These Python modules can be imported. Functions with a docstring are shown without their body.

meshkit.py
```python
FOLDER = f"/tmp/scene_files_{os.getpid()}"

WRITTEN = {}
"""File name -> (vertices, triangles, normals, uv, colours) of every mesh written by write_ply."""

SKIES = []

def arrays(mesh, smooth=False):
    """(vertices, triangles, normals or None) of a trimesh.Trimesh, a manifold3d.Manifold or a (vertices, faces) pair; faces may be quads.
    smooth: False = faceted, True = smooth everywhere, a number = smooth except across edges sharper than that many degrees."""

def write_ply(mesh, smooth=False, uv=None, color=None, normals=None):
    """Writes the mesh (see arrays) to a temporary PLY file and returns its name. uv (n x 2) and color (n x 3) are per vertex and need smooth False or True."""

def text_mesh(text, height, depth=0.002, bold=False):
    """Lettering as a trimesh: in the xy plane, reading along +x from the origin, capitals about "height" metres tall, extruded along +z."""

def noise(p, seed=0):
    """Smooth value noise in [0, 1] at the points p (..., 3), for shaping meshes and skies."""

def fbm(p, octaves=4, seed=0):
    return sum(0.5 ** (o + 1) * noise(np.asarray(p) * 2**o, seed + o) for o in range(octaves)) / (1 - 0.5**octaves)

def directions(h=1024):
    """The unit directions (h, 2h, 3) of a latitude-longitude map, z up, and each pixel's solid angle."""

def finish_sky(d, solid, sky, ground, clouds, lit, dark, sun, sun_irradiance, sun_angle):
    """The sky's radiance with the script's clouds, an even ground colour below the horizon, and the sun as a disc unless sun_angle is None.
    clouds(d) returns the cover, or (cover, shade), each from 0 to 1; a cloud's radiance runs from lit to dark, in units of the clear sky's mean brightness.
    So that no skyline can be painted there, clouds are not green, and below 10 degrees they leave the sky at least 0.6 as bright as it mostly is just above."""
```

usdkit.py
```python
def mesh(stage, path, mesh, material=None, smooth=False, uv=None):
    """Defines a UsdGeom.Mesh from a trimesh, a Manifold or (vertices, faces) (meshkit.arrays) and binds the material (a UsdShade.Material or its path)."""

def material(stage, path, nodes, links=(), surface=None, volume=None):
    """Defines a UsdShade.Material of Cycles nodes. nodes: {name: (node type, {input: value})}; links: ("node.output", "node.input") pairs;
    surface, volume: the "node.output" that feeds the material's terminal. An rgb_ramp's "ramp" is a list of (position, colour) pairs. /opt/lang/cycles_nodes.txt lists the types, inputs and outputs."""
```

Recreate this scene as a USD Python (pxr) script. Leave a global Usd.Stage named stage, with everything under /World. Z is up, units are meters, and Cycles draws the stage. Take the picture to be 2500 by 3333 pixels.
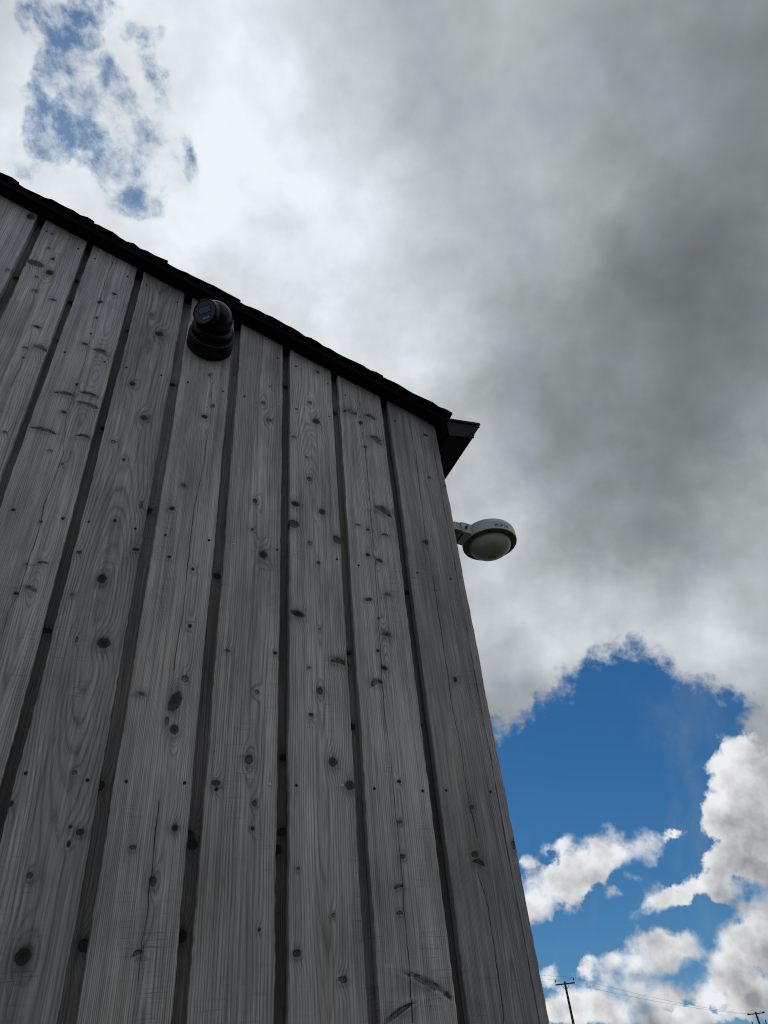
import math, random, zlib
import numpy as np, trimesh, shapely.geometry as sg
import usdkit, meshkit
from pxr import Gf, Sdf, Usd, UsdGeom, UsdLux, UsdShade, Vt

stage = Usd.Stage.CreateInMemory()
UsdGeom.SetStageUpAxis(stage, 'Z')
UsdGeom.SetStageMetersPerUnit(stage, 1.0)
UsdGeom.Xform.Define(stage, '/World')

# ------------------------------------------------------------------ camera
# 23 mm-equivalent phone lens tilted 39 degrees up; numbers from the vanishing points of the boards and the nail rows
FPX, PW, PH = 2230.0, 2500.0, 3333.0
PITCH, ROLL = math.radians(39.4228), math.radians(6.3495)
EYE = np.array([0, 0, 1.6])
FWD = np.array([0, math.cos(PITCH), math.sin(PITCH)])
_u0, _r0 = np.array([0, -math.sin(PITCH), math.cos(PITCH)]), np.array([1.0, 0, 0])
RIGHT = math.cos(ROLL) * _r0 - math.sin(ROLL) * _u0
UP = math.sin(ROLL) * _r0 + math.cos(ROLL) * _u0
cam = UsdGeom.Camera.Define(stage, '/World/camera')
cam.CreateHorizontalApertureAttr(36.0)
cam.CreateVerticalApertureAttr(36.0 * 4 / 3)
cam.CreateFocalLengthAttr(36.0 * FPX / PW)
cam.CreateClippingRangeAttr(Gf.Vec2f(0.05, 20000))
cam.CreateExposureAttr(0.0)
m = Gf.Matrix4d(*[float(v) for row in (list(RIGHT) + [0], list(UP) + [0], list(-FWD) + [0], list(EYE) + [1]) for v in row])
cam.AddTransformOp().Set(m)


def ray(x, y):
    d = FPX * FWD + (x - PW / 2) * RIGHT - (y - PH / 2) * UP
    return d / np.linalg.norm(d)


# ------------------------------------------------------------------ sky and sun
SUN_EL, SUN_AZ = math.radians(64), math.radians(-42)       # azimuth from +y towards +x
SUN_DIR = np.array([math.cos(SUN_EL) * math.sin(SUN_AZ), math.cos(SUN_EL) * math.cos(SUN_AZ), math.sin(SUN_EL)])
SKY_STRENGTH = 0.1


class Graph:
    def __init__(self):
        self.nodes, self.links, self.n = {}, [], 0

    def __call__(self, kind, out=None, **inputs):
        self.n += 1
        name = f'{kind}_{self.n}'
        const = {}
        for k, v in inputs.items():
            if isinstance(v, str) and '.' in v:
                self.links.append((v, f'{name}.{k}'))
            else:
                const[k] = v
        self.nodes[name] = (kind, const)
        return f'{name}.{out}' if out else name

    def math(self, op, a, b=0.5, c=0.0, clamp=False):
        return self('math', 'value', math_type=op, value1=a, value2=b, value3=c, use_clamp=clamp)

    def vm(self, op, a, b=(0, 0, 0), c=(0, 0, 0), scale=1.0, out='vector'):
        return self('vector_math', out, math_type=op, vector1=a, vector2=b, vector3=c, scale=scale)

    def step(self, v, lo, hi, a=0.0, b=1.0, kind='smoothstep'):
        return self('map_range', 'result', range_type=kind, value=v, from_min=lo, from_max=hi, to_min=a, to_max=b, clamp=True)

    def noise(self, vec, scale, detail=4, rough=0.55, dist=0.0, out='fac', lac=2.0):
        return self('noise_texture', out, vector=vec, scale=scale, detail=detail, roughness=rough, distortion=dist, lacunarity=lac, dimensions='3D', type='fBM')

    def mix(self, fac, a, b, kind='mix'):
        return self('mix', 'color', mix_type=kind, fac=fac, color1=a, color2=b)

    def build(self, path, surface=None, volume=None):
        return usdkit.material(stage, path, self.nodes, self.links, surface, volume)


def stereo(d):
    return np.stack([d[..., 0], d[..., 1]], -1) / (1 + d[..., 2:3])


def unstereo(p):
    r2 = (p ** 2).sum(-1, keepdims=True)
    return np.concatenate([2 * p, 1 - r2], -1) / (1 + r2)


# clouds are laid out on the celestial sphere; the layout is smooth functions of the stereographic coordinates (from the zenith), kept as sums of products of ramps
GU, GV = np.linspace(-0.36, 0.48, 256), np.linspace(-0.10, 1.06, 256)
GP = np.stack(np.meshgrid(GU, GV, indexing='ij'), -1)
_d = unstereo(GP)
_fz = np.maximum(_d @ FWD, 0.02)
GX, GY = PW / 2 + FPX * (_d @ RIGHT) / _fz, PH / 2 - FPX * (_d @ UP) / _fz      # where the photograph's lens sees each direction


def ell(x, y, rx, ry, ang=0):
    """Signed distance (about pixels of the photograph, positive inside) of an ellipse."""
    t = math.radians(ang)
    dx, dy = GX - x, GY - y
    u, v = (dx * math.cos(t) + dy * math.sin(t)) / rx, (-dx * math.sin(t) + dy * math.cos(t)) / ry
    k = np.hypot(u, v)
    return (1 - k) * np.where(k > 1e-6, np.hypot(rx * u, ry * v) / np.maximum(k, 1e-6), min(rx, ry)) if False else (1 - k) * math.sqrt(rx * ry)


def smax(fields, k=12.0):
    f = np.stack(fields)
    m = f.max(0)
    return m + k * np.log(np.exp((f - m) / k).sum(0))


HOLES = [(205, 130, 66, 130, 10, 1.2), (172, 250, 45, 90, -10, .8), (190, 405, 105, 66, 25, 1.15), (345, 265, 48, 80, -15, .72), (268, 240, 50, 80, 0, .5),
         (330, 505, 80, 46, 30, .8), (425, 600, 80, 52, 25, .48), (90, 65, 45, 60, 0, .72), (225, 10, 120, 50, 0, .8), (515, 270, 32, 110, -20, .38),
         (470, 140, 80, 50, 30, .40), (555, 530, 36, 50, 0, .34), (390, 410, 90, 80, 20, .50), (130, 540, 90, 40, 0, .25)]
HOLE_F = np.max([w * np.clip(1 - (ell(x, y, rx, ry, a) / -math.sqrt(rx * ry) + 1) / 1.75, 0, 1) for x, y, rx, ry, a, w in HOLES], 0)
_gx0 = [-2000, 1000, 1400, 1590, 1720, 1735, 1800, 1895, 1925, 2060, 2112, 2190, 2240, 2330, 2400, 2437, 2480, 2560, 3200, 5000]
_gy0 = [2900, 2500, 2360, 2322, 2300, 2250, 2228, 2188, 2140, 2128, 2100, 2150, 2200, 2222, 2275, 2330, 2375, 2400, 2430, 2500]
GAP_F = np.clip((GY - 22 - np.interp(GX, _gx0, _gy0)) * 0.8 / 130.0, -1.6, 1.6)


def r5(x, y, rx, ry, ang=0, s=.4822):
    return (1700 + x * s, 2600 + y * s, rx * s, ry * s, ang)


CUM = [r5(*e) for e in [(110, 690, 160, 145), (250, 600, 190, 130, -30), (60, 620, 90, 90), (290, 540, 190, 140, -30), (470, 430, 200, 130, -20), (640, 370, 160, 100, -15), (790, 320, 105, 65, -20), (880, 290, 55, 45), (1040, 225, 60, 26, -20), (195, 340, 34, 26), (330, 640, 150, 110, -35),
       (60, 780, 90, 80), (50, 450, 40, 40, -50), (745, 550, 60, 26, 20), (850, 390, 34, 30), (270, 320, 50, 45), (615, 285, 60, 50), (980, 260, 60, 22, -10), (625, 625, 34, 40, 20),
       (1450, 60, 200, 180), (1560, 250, 270, 220), (1400, 420, 190, 140), (1560, 430, 240, 150), (1250, 580, 190, 85, -20), (1060, 655, 160, 70, -18), (890, 705, 105, 60, -10), (1350, 610, 130, 90), (1290, 210, 100, 60),
       (930, 1000, 190, 125), (1080, 1000, 120, 115), (790, 1090, 150, 110), (620, 1080, 120, 66, -25), (490, 1100, 66, 66), (950, 1110, 170, 70, -15), (450, 1180, 55, 60),
       (180, 1230, 70, 95), (230, 1430, 170, 110), (400, 1370, 200, 120), (560, 1450, 260, 110), (790, 1310, 130, 110), (940, 1350, 180, 100), (1000, 1490, 330, 75), (550, 1200, 40, 40), (560, 1270, 60, 60),
       (1580, 830, 100, 125), (1450, 960, 140, 120), (1570, 1010, 210, 190), (1390, 1090, 140, 100), (1490, 1260, 240, 140), (1310, 1330, 150, 90), (1560, 1400, 260, 130), (1150, 1460, 240, 62), (1475, 765, 30, 50)]]
CUM += [(2415, 2470, 105, 85, -20), (2492, 2412, 55, 55, 0), (2450, 2560, 135, 120, 0), (2400, 2640, 110, 90, 0), (2640, 2600, 220, 260, 0), (2700, 3000, 260, 200, 0)]
CUM_F = np.clip(smax([ell(*e) for e in CUM], 9) / 60.0, -1.2, 1.3)

# how much cloud lies above each point of the cumulus: their tops catch the light, their undersides are grey
_gx, _gy = GX, GY
CUM_SH = 0
for _s in (35, 75, 125, 180):
    GX, GY = _gx - 0.25 * _s, _gy - _s
    CUM_SH = CUM_SH + 0.25 * np.clip(smax([ell(*e) for e in CUM], 9) / 50.0 + 0.3, 0, 1)
GX, GY = _gx, _gy

TONE = [(100, 350, 0.841), (60, 650, 0.841), (480, 60, 0.841), (700, 250, 0.866), (800, 550, 0.893), (640, 750, 0.841), (1000, 150, 0.703), (1130, 450, 0.661), (1000, 900, 0.790), (1050, 1150, 0.790), (1200, 760, 0.731), (1250, 80, 0.493),
        (1500, 300, 0.456), (1420, 620, 0.493), (1700, 120, 0.422), (1900, 300, 0.355), (2100, 250, 0.325), (2420, 120, 0.237), (2450, 500, 0.219), (2250, 820, 0.171), (2000, 900, 0.237), (1750, 760, 0.462), (1500, 950, 0.493),
        (1320, 1200, 0.712), (1600, 1150, 0.398), (1560, 1420, 0.469), (1800, 1300, 0.290), (2080, 1280, 0.233), (2330, 1150, 0.197), (2480, 1000, 0.219), (2250, 1480, 0.190), (2000, 1560, 0.264), (1750, 1600, 0.371), (2450, 1400, 0.311), (2420, 1700, 0.436),
        (1560, 1800, 0.648), (1800, 1850, 0.449), (2100, 1800, 0.309), (2300, 1850, 0.422), (1650, 2050, 0.543), (1850, 2050, 0.703), (2100, 2000, 0.493), (2350, 2030, 0.703), (2480, 2050, 0.493), (1680, 2250, 0.446), (1800, 2180, 0.493), (2440, 2250, 0.469),
        (-400, 300, 0.790), (-200, 900, 0.774), (400, -350, 0.764), (1300, -400, 0.469), (2200, -400, 0.311), (2900, 300, 0.285), (2900, 1100, 0.285), (2900, 1900, 0.462), (900, 1500, 0.703), (1100, 2000, 0.543), (300, 1200, 0.774)]
_c = stereo(np.array([ray(x, y) for x, y, _ in TONE]))
_k = lambda r: np.exp(-(r / 0.062) ** 2)
_K = _k(np.linalg.norm(_c[:, None] - _c[None], axis=-1))
_w = np.linalg.solve(_K.T @ _K + 0.06 * np.eye(len(TONE)), _K.T @ (np.array([t for *_, t in TONE]) - 0.40))
TONE_F = 0.40 + (_k(np.linalg.norm(GP[:, :, None] - _c, axis=-1)) * _w).sum(-1)


def sky_material():
    g = Graph()
    d = g('texture_coordinate', 'generated')
    sep = g('separate_xyz', vector=d)
    lifted = g.vm('normalize', g.vm('add', d, (0, 0, SKY_LIFT)))
    sky = g('sky_texture', 'color', sky_type='single_scattering', sun_disc=False, sun_elevation=SUN_EL, sun_rotation=SUN_AZ, air_density=1.0, aerosol_density=0.3, ozone_density=3.0, altitude=100.0, vector=lifted)
    inv = g.math('divide', 1.0, g.math('add', g.math('maximum', f'{sep}.z', -0.2), 1.0))
    P = g('combine_xyz', 'vector', x=g.math('multiply', f'{sep}.x', inv), y=g.math('multiply', f'{sep}.y', inv), z=0.0)

    def noise(vec, scale, detail, rough=0.55, dist=0.0, out='fac', at=(0, 0, 0)):
        v = g.vm('add', vec, at) if any(at) else vec
        return g('noise_texture', out, vector=v, scale=scale, detail=detail, roughness=rough, distortion=dist, dimensions='2D', type='fBM')

    def field(F, uv, rank, fade):
        """F (256 x 256 over GU, GV) as a sum of products of a ramp in u and a ramp in v; fades to a plain value outside."""
        u_, s_, v_ = np.linalg.svd(F - fade, full_matrices=False)
        acc = fade
        for k in range(0, rank, 3):
            a = (u_[:, k:k + 3] * np.sqrt(s_[k:k + 3]))
            b = (v_[k:k + 3].T * np.sqrt(s_[k:k + 3]))
            ra = g('rgb_ramp', 'color', ramp=[(i / 255, tuple(a[i])) for i in range(256)], fac=uv[0])
            rb = g('rgb_ramp', 'color', ramp=[(i / 255, tuple(b[i])) for i in range(256)], fac=uv[1])
            acc = g.math('add', acc, g.vm('dot_product', ra, rb, out='value'))
        return acc

    def uv_of(p):
        s = g('separate_xyz', vector=p)
        return (g.step(f'{s}.x', float(GU[0]), float(GU[-1]), kind='linear'), g.step(f'{s}.y', float(GV[0]), float(GV[-1]), kind='linear'))

    def warp(nz, amp):
        return g.vm('add', P, g.vm('scale', g.vm('subtract', nz, (0.5, 0.5, 0.5)), scale=2 * amp))

    away = g.step(g.vm('distance', P, (0.06, 0.47, 0), out='value'), 0.56, 0.72)
    wn = noise(P, 14.0, 5, 0.58, out='color')
    wide, tight = uv_of(warp(wn, 0.030)), uv_of(warp(noise(P, 38.0, 5, 0.6, out='color', at=(3, 1, 0)), 0.0085))

    puff = noise(P, 30.0, 9, 0.56, 0.0, at=(2, 2, 0))
    mott = noise(P, 11.0, 7, 0.47, 0.15, at=(7, 3, 0))
    # openings in the deck
    fine = noise(P, 34.0, 9, 0.62, 0.0, at=(1.3, 4.2, 0))
    wisp = noise(warp(wn, 0.012), 60.0, 8, 0.64, 0.0, at=(3.1, 1.7, 0))
    hole = field(HOLE_F, wide, 12, 0.0)
    h = g.math('add', hole, g.math('multiply_add', fine, 1.7, -0.88))
    h = g.math('add', h, g.math('multiply_add', wisp, 1.5, -0.68))
    small_open = g.math('multiply', g.step(h, -0.15, 0.85), g.step(hole, 0.03, 0.25))
    thread = noise(g.vm('multiply', P, (1.0, 0.7, 1)), 80.0, 8, 0.66, 0.0, at=(6, 6, 0))
    small_open = g.math('multiply', small_open, g.step(thread, 0.42, 0.68, 1.0, 0.55))
    small_open = g.math('multiply', small_open, g.math('subtract', 1.0, away))
    gap = field(GAP_F, wide, 15, -0.5)
    big = g.math('add', gap, g.math('multiply_add', fine, 1.3, -0.65))
    big = g.math('add', big, g.math('multiply_add', mott, 1.0, -0.5))
    big_open = g.step(g.math('add', big, g.math('multiply_add', wisp, 0.55, -0.275)), -0.40, 0.26)
    big_open = g.math('multiply', big_open, g.math('subtract', 1.0, away))
    far_open = g.math('multiply', g.step(noise(P, 3.2, 5, 0.55, at=(5, 2, 0)), 0.50, 0.60), away)
    deck = g.math('subtract', 1.0, g.math('maximum', g.math('maximum', small_open, big_open), far_open))

    # deck brightness
    acc = g.math('add', g.math('multiply', field(TONE_F, wide, 9, 0.40), g.math('subtract', 1.0, away)), g.math('multiply', away, 0.40))
    acc = g.math('multiply', acc, g.math('multiply_add', mott, 0.62, 0.69))
    acc = g.math('multiply', acc, g.math('multiply_add', fine, 0.05, 0.975))
    acc = g.math('multiply', acc, g.math('multiply_add', puff, 0.34, 0.83))
    acc = g('clamp', 'result', value=acc, min=0.09, max=0.90)
    tint = g.mix(g.step(g(*['separate_xyz'], vector=wn) + '.x', 0.40, 0.60), (0.92, 1.0, 1.07), (0.925, 1.015, 1.03))
    tint = g.mix(g.step(acc, 0.30, 0.62), tint, (0.945, 1.0, 1.05))
    deck_col = g.vm('scale', tint, scale=g.math('multiply', acc, 1.0 / SKY_STRENGTH))

    # low cumulus
    f = field(CUM_F, tight, 42, -1.0)
    puff2 = noise(P, 30.0, 5, 0.5, 0.0, at=(1.990, 2.017, 0))
    dens = g.math('add', f, g.math('multiply_add', puff, 1.7, -0.98))
    dens = g.math('add', dens, g.math('multiply_add', wisp, 0.5, -0.25))
    # crisp tops, ragged soft flanks
    soft = g.step(g(*['separate_xyz'], vector=wn) + '.z', 0.40, 0.64, 0.16, 0.60)
    cover_c = g('map_range', 'result', range_type='smoothstep', value=dens, from_min=g.math('multiply', soft, -0.95), from_max=soft, to_min=0.0, to_max=1.0, clamp=True)
    shade = field(CUM_SH, tight, 30, 0.0)
    relief = g.math('multiply', g.math('subtract', puff2, noise(P, 30.0, 5, 0.5, 0.0, at=(2, 2, 0))), 0.75)
    cb = g.math('multiply_add', shade, -0.38, 0.86)
    cb = g.math('multiply', cb, g.math('multiply_add', g(*['separate_xyz'], vector=wn) + '.y', 0.7, 0.65))
    cb = g.math('add', cb, relief)
    cb = g.math('add', cb, g.math('multiply_add', puff, 0.20, -0.10))
    cb = g('clamp', 'result', value=cb, min=0.30, max=0.86)
    cum_col = g.vm('scale', g.mix(g.step(cb, 0.3, 0.6), (0.94, 0.995, 1.05), (0.98, 1.0, 1.02)), scale=g.math('multiply', cb, 1.0 / SKY_STRENGTH))

    veil = g.step(noise(g.vm('multiply', P, (1.0, 0.55, 1)), 9.0, 6, 0.6, 0.3), 0.50, 0.85, 0.0, 0.16)
    blue = g('hsv', 'color', hue=0.5, saturation=SKY_SAT, value=SKY_VALUE, fac=1.0, color=g.mix(1.0, sky, SKY_TINT, 'multiply'))
    col = g.mix(veil, blue, (4.2, 4.4, 4.7))
    col = g.mix(g.math('multiply', cover_c, g.step(f'{sep}.z', -0.02, 0.03)), col, cum_col)
    col = g.mix(deck, col, deck_col)
    bg = g('background_shader', 'background', color=col, strength=SKY_STRENGTH)
    return g.build('/World/Looks/sky', bg)


SKY_VALUE, SKY_SAT, SKY_LIFT, SKY_TINT = 0.58, 1.14, 0.09, (0.72, 1.0, 1.16)    # a clear, deep blue after rain
dome = UsdLux.DomeLight.Define(stage, '/World/sky')
UsdShade.MaterialBindingAPI.Apply(dome.GetPrim()).Bind(sky_material())
dome.GetPrim().SetCustomDataByKey('kind', 'structure')
sun = UsdLux.DistantLight.Define(stage, '/World/sun')
sun.CreateIntensityAttr(0.35)
sun.CreateAngleAttr(10.0)
sun.CreateNormalizeAttr(True)
sun.CreateColorAttr(Gf.Vec3f(1.0, 0.96, 0.90))
zx = np.cross([0, 0, 1.0], SUN_DIR); zx /= np.linalg.norm(zx); zy = np.cross(SUN_DIR, zx)
sun.AddTransformOp().Set(Gf.Matrix4d(*[float(v) for row in (list(zx) + [0], list(zy) + [0], list(SUN_DIR) + [0], [0, 0, 50, 1]) for v in row]))

# ------------------------------------------------------------------ helpers
rng = random.Random(7)
used = {}


def numbered(parent, name):
    k = (str(parent), name)
    used[k] = used.get(k, -1) + 1
    return f'{parent}/{name}' + (f'_{used[k]:03d}' if used[k] else '')


def keys(prim, label=None, cat=None, group=None, kind=None):
    for k, v in (('label', label), ('category', cat), ('group', group), ('kind', kind)):
        if v:
            prim.SetCustomDataByKey(k, v)


def thing(name, label, cat, loc=(0, 0, 0), rotz=0.0, group=None):
    x = UsdGeom.Xform.Define(stage, numbered('/World', name))
    x.AddTranslateOp().Set(Gf.Vec3d(*map(float, loc)))
    x.AddRotateZOp().Set(float(rotz))
    keys(x.GetPrim(), label, cat, group)
    return x.GetPrim()


def obj(name, mesh, mat, parent=None, smooth=35, label=None, kind=None, attrs=None):
    path = numbered(parent.GetPath() if parent else '/World', name)
    if isinstance(mesh, list):
        mesh = trimesh.util.concatenate(mesh)
    if attrs:
        smooth = True
    ms = usdkit.mesh(stage, path, mesh, mat, smooth=smooth)
    if attrs:
        api = UsdGeom.PrimvarsAPI(ms)
        for k, v in attrs.items():
            api.CreatePrimvar(k, Sdf.ValueTypeNames.FloatArray, 'vertex').Set(Vt.FloatArray.FromNumpy(np.asarray(v, np.float32)))
    keys(ms.GetPrim(), label, kind=kind)
    return ms.GetPrim()


def box(x0, x1, y0, y1, z0, z1):
    b = trimesh.creation.box([x1 - x0, y1 - y0, z1 - z0])
    b.apply_translation([(x0 + x1) / 2, (y0 + y1) / 2, (z0 + z1) / 2])
    return b


def prism(poly, y0, y1):
    """Polygon in the (x, z) plane extruded along y from y0 to y1."""
    m_ = trimesh.creation.extrude_polygon(sg.Polygon(poly), y1 - y0, engine='earcut')
    m_.apply_transform(np.array([[1, 0, 0, 0], [0, 0, 1, y0], [0, 1, 0, 0], [0, 0, 0, 1.0]]))
    m_.fix_normals()
    return m_


def lathe(profile, sections=64):
    return trimesh.creation.revolve(np.array(profile, float), sections=sections)


def frame(origin, zdir, xhint=(1, 0, 0)):
    z = np.array(zdir, float); z /= np.linalg.norm(z)
    x = np.array(xhint, float); x -= z * (x @ z)
    x /= np.linalg.norm(x)
    T = np.eye(4)
    T[:3, 0], T[:3, 1], T[:3, 2], T[:3, 3] = x, np.cross(z, x), z, origin
    return T


def rod(a, b, r0, r1=None, sides=10):
    a, b = np.array(a, float), np.array(b, float)
    r1 = r0 if r1 is None else r1
    L = np.linalg.norm(b - a)
    m_ = lathe([(0, 0), (r0, 0), (r1, L), (0, L)], sides)
    d = (b - a) / L
    m_.apply_transform(frame(a, d, (1, 0, 0) if abs(d[0]) < 0.9 else (0, 1, 0)))
    return m_


def tube(pts, r, sides=5):
    pts = np.asarray(pts, float)
    v, f = [], []
    for i, p in enumerate(pts):
        t = pts[min(i + 1, len(pts) - 1)] - pts[max(i - 1, 0)]
        T = frame(p, t, (0, 0, 1))
        for k in range(sides):
            a = 2 * math.pi * k / sides
            v.append(p + r * (math.cos(a) * T[:3, 0] + math.sin(a) * T[:3, 1]))
    for i in range(len(pts) - 1):
        for k in range(sides):
            a, b = i * sides + k, i * sides + (k + 1) % sides
            f += [[a, b, b + sides], [a, b + sides, a + sides]]
    return trimesh.Trimesh(np.array(v), np.array(f), process=False)


# ------------------------------------------------------------------ materials
def wood_material(name, base, warmth=(1, 1, 1), contrast=1.0, aged=0.0):
    g = Graph()
    co = g('texture_coordinate', 'object')
    ring = g('attribute', 'fac', attribute='ring')
    kd = g('attribute', 'fac', attribute='knot_distance')
    kh = g('attribute', 'fac', attribute='knot_halo')
    kc = g('attribute', 'fac', attribute='knot_core')
    sk = g('attribute', 'fac', attribute='spike_distance')
    c1 = g('attribute', 'fac', attribute='split_a')
    c2 = g('attribute', 'fac', attribute='split_b')
    tone = g('attribute', 'fac', attribute='tone')
    wob = g.noise(g.vm('multiply', co, (70, 70, 5)), 1.0, 3, 0.55)
    fr = g.math('fraction', g.math('multiply_add', wob, 0.8, ring))
    line = g('rgb_ramp', 'color', fac=fr, ramp=[(0.0, (.30,) * 3), (.12, (.62,) * 3), (.45, (.75,) * 3), (.70, (.60,) * 3), (.86, (.25,) * 3), (.93, (.05,) * 3), (1.0, (.30,) * 3)])
    line = g('rgb_to_bw', 'val', color=line)
    amp = g.step(g.noise(g.vm('multiply', co, (12, 12, 1.6)), 1.0, 3, 0.6), 0.30, 0.72, 0.35, 1.0)
    fibre = g.noise(g.vm('multiply', co, (420, 420, 9)), 1.0, 4, 0.62)
    blotch = g.noise(g.vm('multiply', co, (11, 11, 2.4)), 1.0, 5, 0.62)
    streak = g.noise(g.vm('multiply', co, (60, 60, 0.8)), 1.0, 5, 0.65)
    saw = g.noise(g.vm('multiply', co, (14, 14, 300)), 1.0, 3, 0.6)
    sawm = g.step(g.noise(g.vm('multiply', co, (7, 7, 3.1)), 1.0, 3, 0.6), 0.47, 0.66)
    sawd = g.math('multiply', g.step(saw, 0.52, 0.72), sawm)
    v = g.math('multiply_add', g.math('multiply', g.math('subtract', line, 0.52), amp), 0.90 * contrast, 1.0)
    v = g.math('multiply', v, g.math('multiply_add', fibre, 1.2 * contrast, 1 - 0.6 * contrast))
    v = g.math('multiply', v, g.math('multiply_add', blotch, 1.5, 0.25))
    v = g.math('multiply', v, g.math('multiply_add', streak, 1.5, 0.25))
    v = g.math('multiply', v, g.math('multiply_add', sawd, -0.30, 1.0))
    v = g.math('multiply', v, g.math('multiply_add', g.noise(g.vm('multiply', co, (170, 170, 3.5)), 1.0, 4, 0.6), 0.9, 0.55))
    v = g.math('multiply', v, tone)
    # weathered checks: short dark flecks along the grain
    fleck = g.step(g.noise(g.vm('multiply', co, (240, 240, 16)), 1.0, 2, 0.5, 0.3), 0.70, 0.76)
    v = g.math('multiply', v, g.math('multiply_add', fleck, -0.45, 1.0))
    v = g.math('multiply', v, g.math('multiply_add', kh, -0.66, 1.0))
    nz = g.noise(g.vm('multiply', co, (160, 160, 160)), 1.0, 3, 0.6)
    kdn = g.math('multiply_add', nz, 0.9, g.math('subtract', kd, 0.45))
    core = g.math('multiply', g.step(kdn, 1.15, 0.60), kc)
    nz2 = g.noise(g.vm('multiply', co, (60, 60, 300)), 1.0, 4, 0.65)
    skn = g.math('multiply_add', nz2, 1.3, g.math('subtract', sk, 0.65))
    spike = g.step(skn, 1.2, 0.5)
    srim = g.math('multiply', g.math('multiply', g.step(skn, 0.55, 0.85), g.step(skn, 1.25, 0.95)), g.step(g.noise(g.vm('multiply', co, (35, 35, 50)), 1.0, 2, 0.5), 0.42, 0.56))
    rimr = g.math('multiply', g.step(kdn, 0.70, 0.98), g.step(kdn, 1.30, 1.04))
    crk = None
    for c in (c1, c2):
        cc = g.step(g.math('absolute', c), 0.00125, 0.00055)
        crk = cc if crk is None else g.math('maximum', crk, cc)
    hue = g.mix(g.step(g.noise(g.vm('multiply', co, (9, 9, 1.5)), 1.0, 3, 0.6), 0.35, 0.70), tuple(base * k for k in (0.995 * warmth[0], 1.0 * warmth[1], 1.015 * warmth[2])), tuple(base * k for k in (1.015 * warmth[0], 1.0 * warmth[1], 0.975 * warmth[2])))
    brown = g.step(g.noise(g.vm('multiply', co, (16, 16, 1.1)), 1.0, 5, 0.65), 0.52, 0.72, 0.0, 0.55)
    hue = g.mix(brown, hue, tuple(base * k for k in (1.0 * warmth[0], 0.90 * warmth[1], 0.78 * warmth[2])))
    col = g.vm('scale', hue, scale=v)
    col = g.vm('scale', col, scale=g.math('multiply_add', spike, -0.38, 1.0))
    col = g.mix(g.math('multiply', srim, 0.85), col, (0.022, 0.019, 0.017))
    col = g.mix(core, col, (0.030, 0.026, 0.023))
    col = g.mix(g.math('multiply', rimr, 0.75), col, (0.018, 0.015, 0.013))
    col = g.mix(g.math('multiply', crk, g.step(g.noise(g.vm('multiply', co, (20, 20, 22)), 1.0, 3, 0.6), 0.33, 0.58, 0.25, 0.92)), col, (0.012, 0.011, 0.010))
    hgt = g.math('multiply_add', line, 0.5, g.math('multiply', fibre, 0.55))
    hgt = g.math('multiply_add', sawd, -0.35, hgt)
    hgt = g.math('multiply_add', crk, -1.2, hgt)
    hgt = g.math('multiply_add', rimr, -0.6, hgt)
    hgt = g.math('multiply_add', srim, -0.9, hgt)
    bump = g('bump', 'normal', height=hgt, strength=0.9, distance=0.0018)
    b = g('principled_bsdf', 'BSDF', base_color=col, roughness=0.82, specular_ior_level=0.22, normal=bump)
    return g.build(f'/World/Looks/{name}', b)


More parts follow.
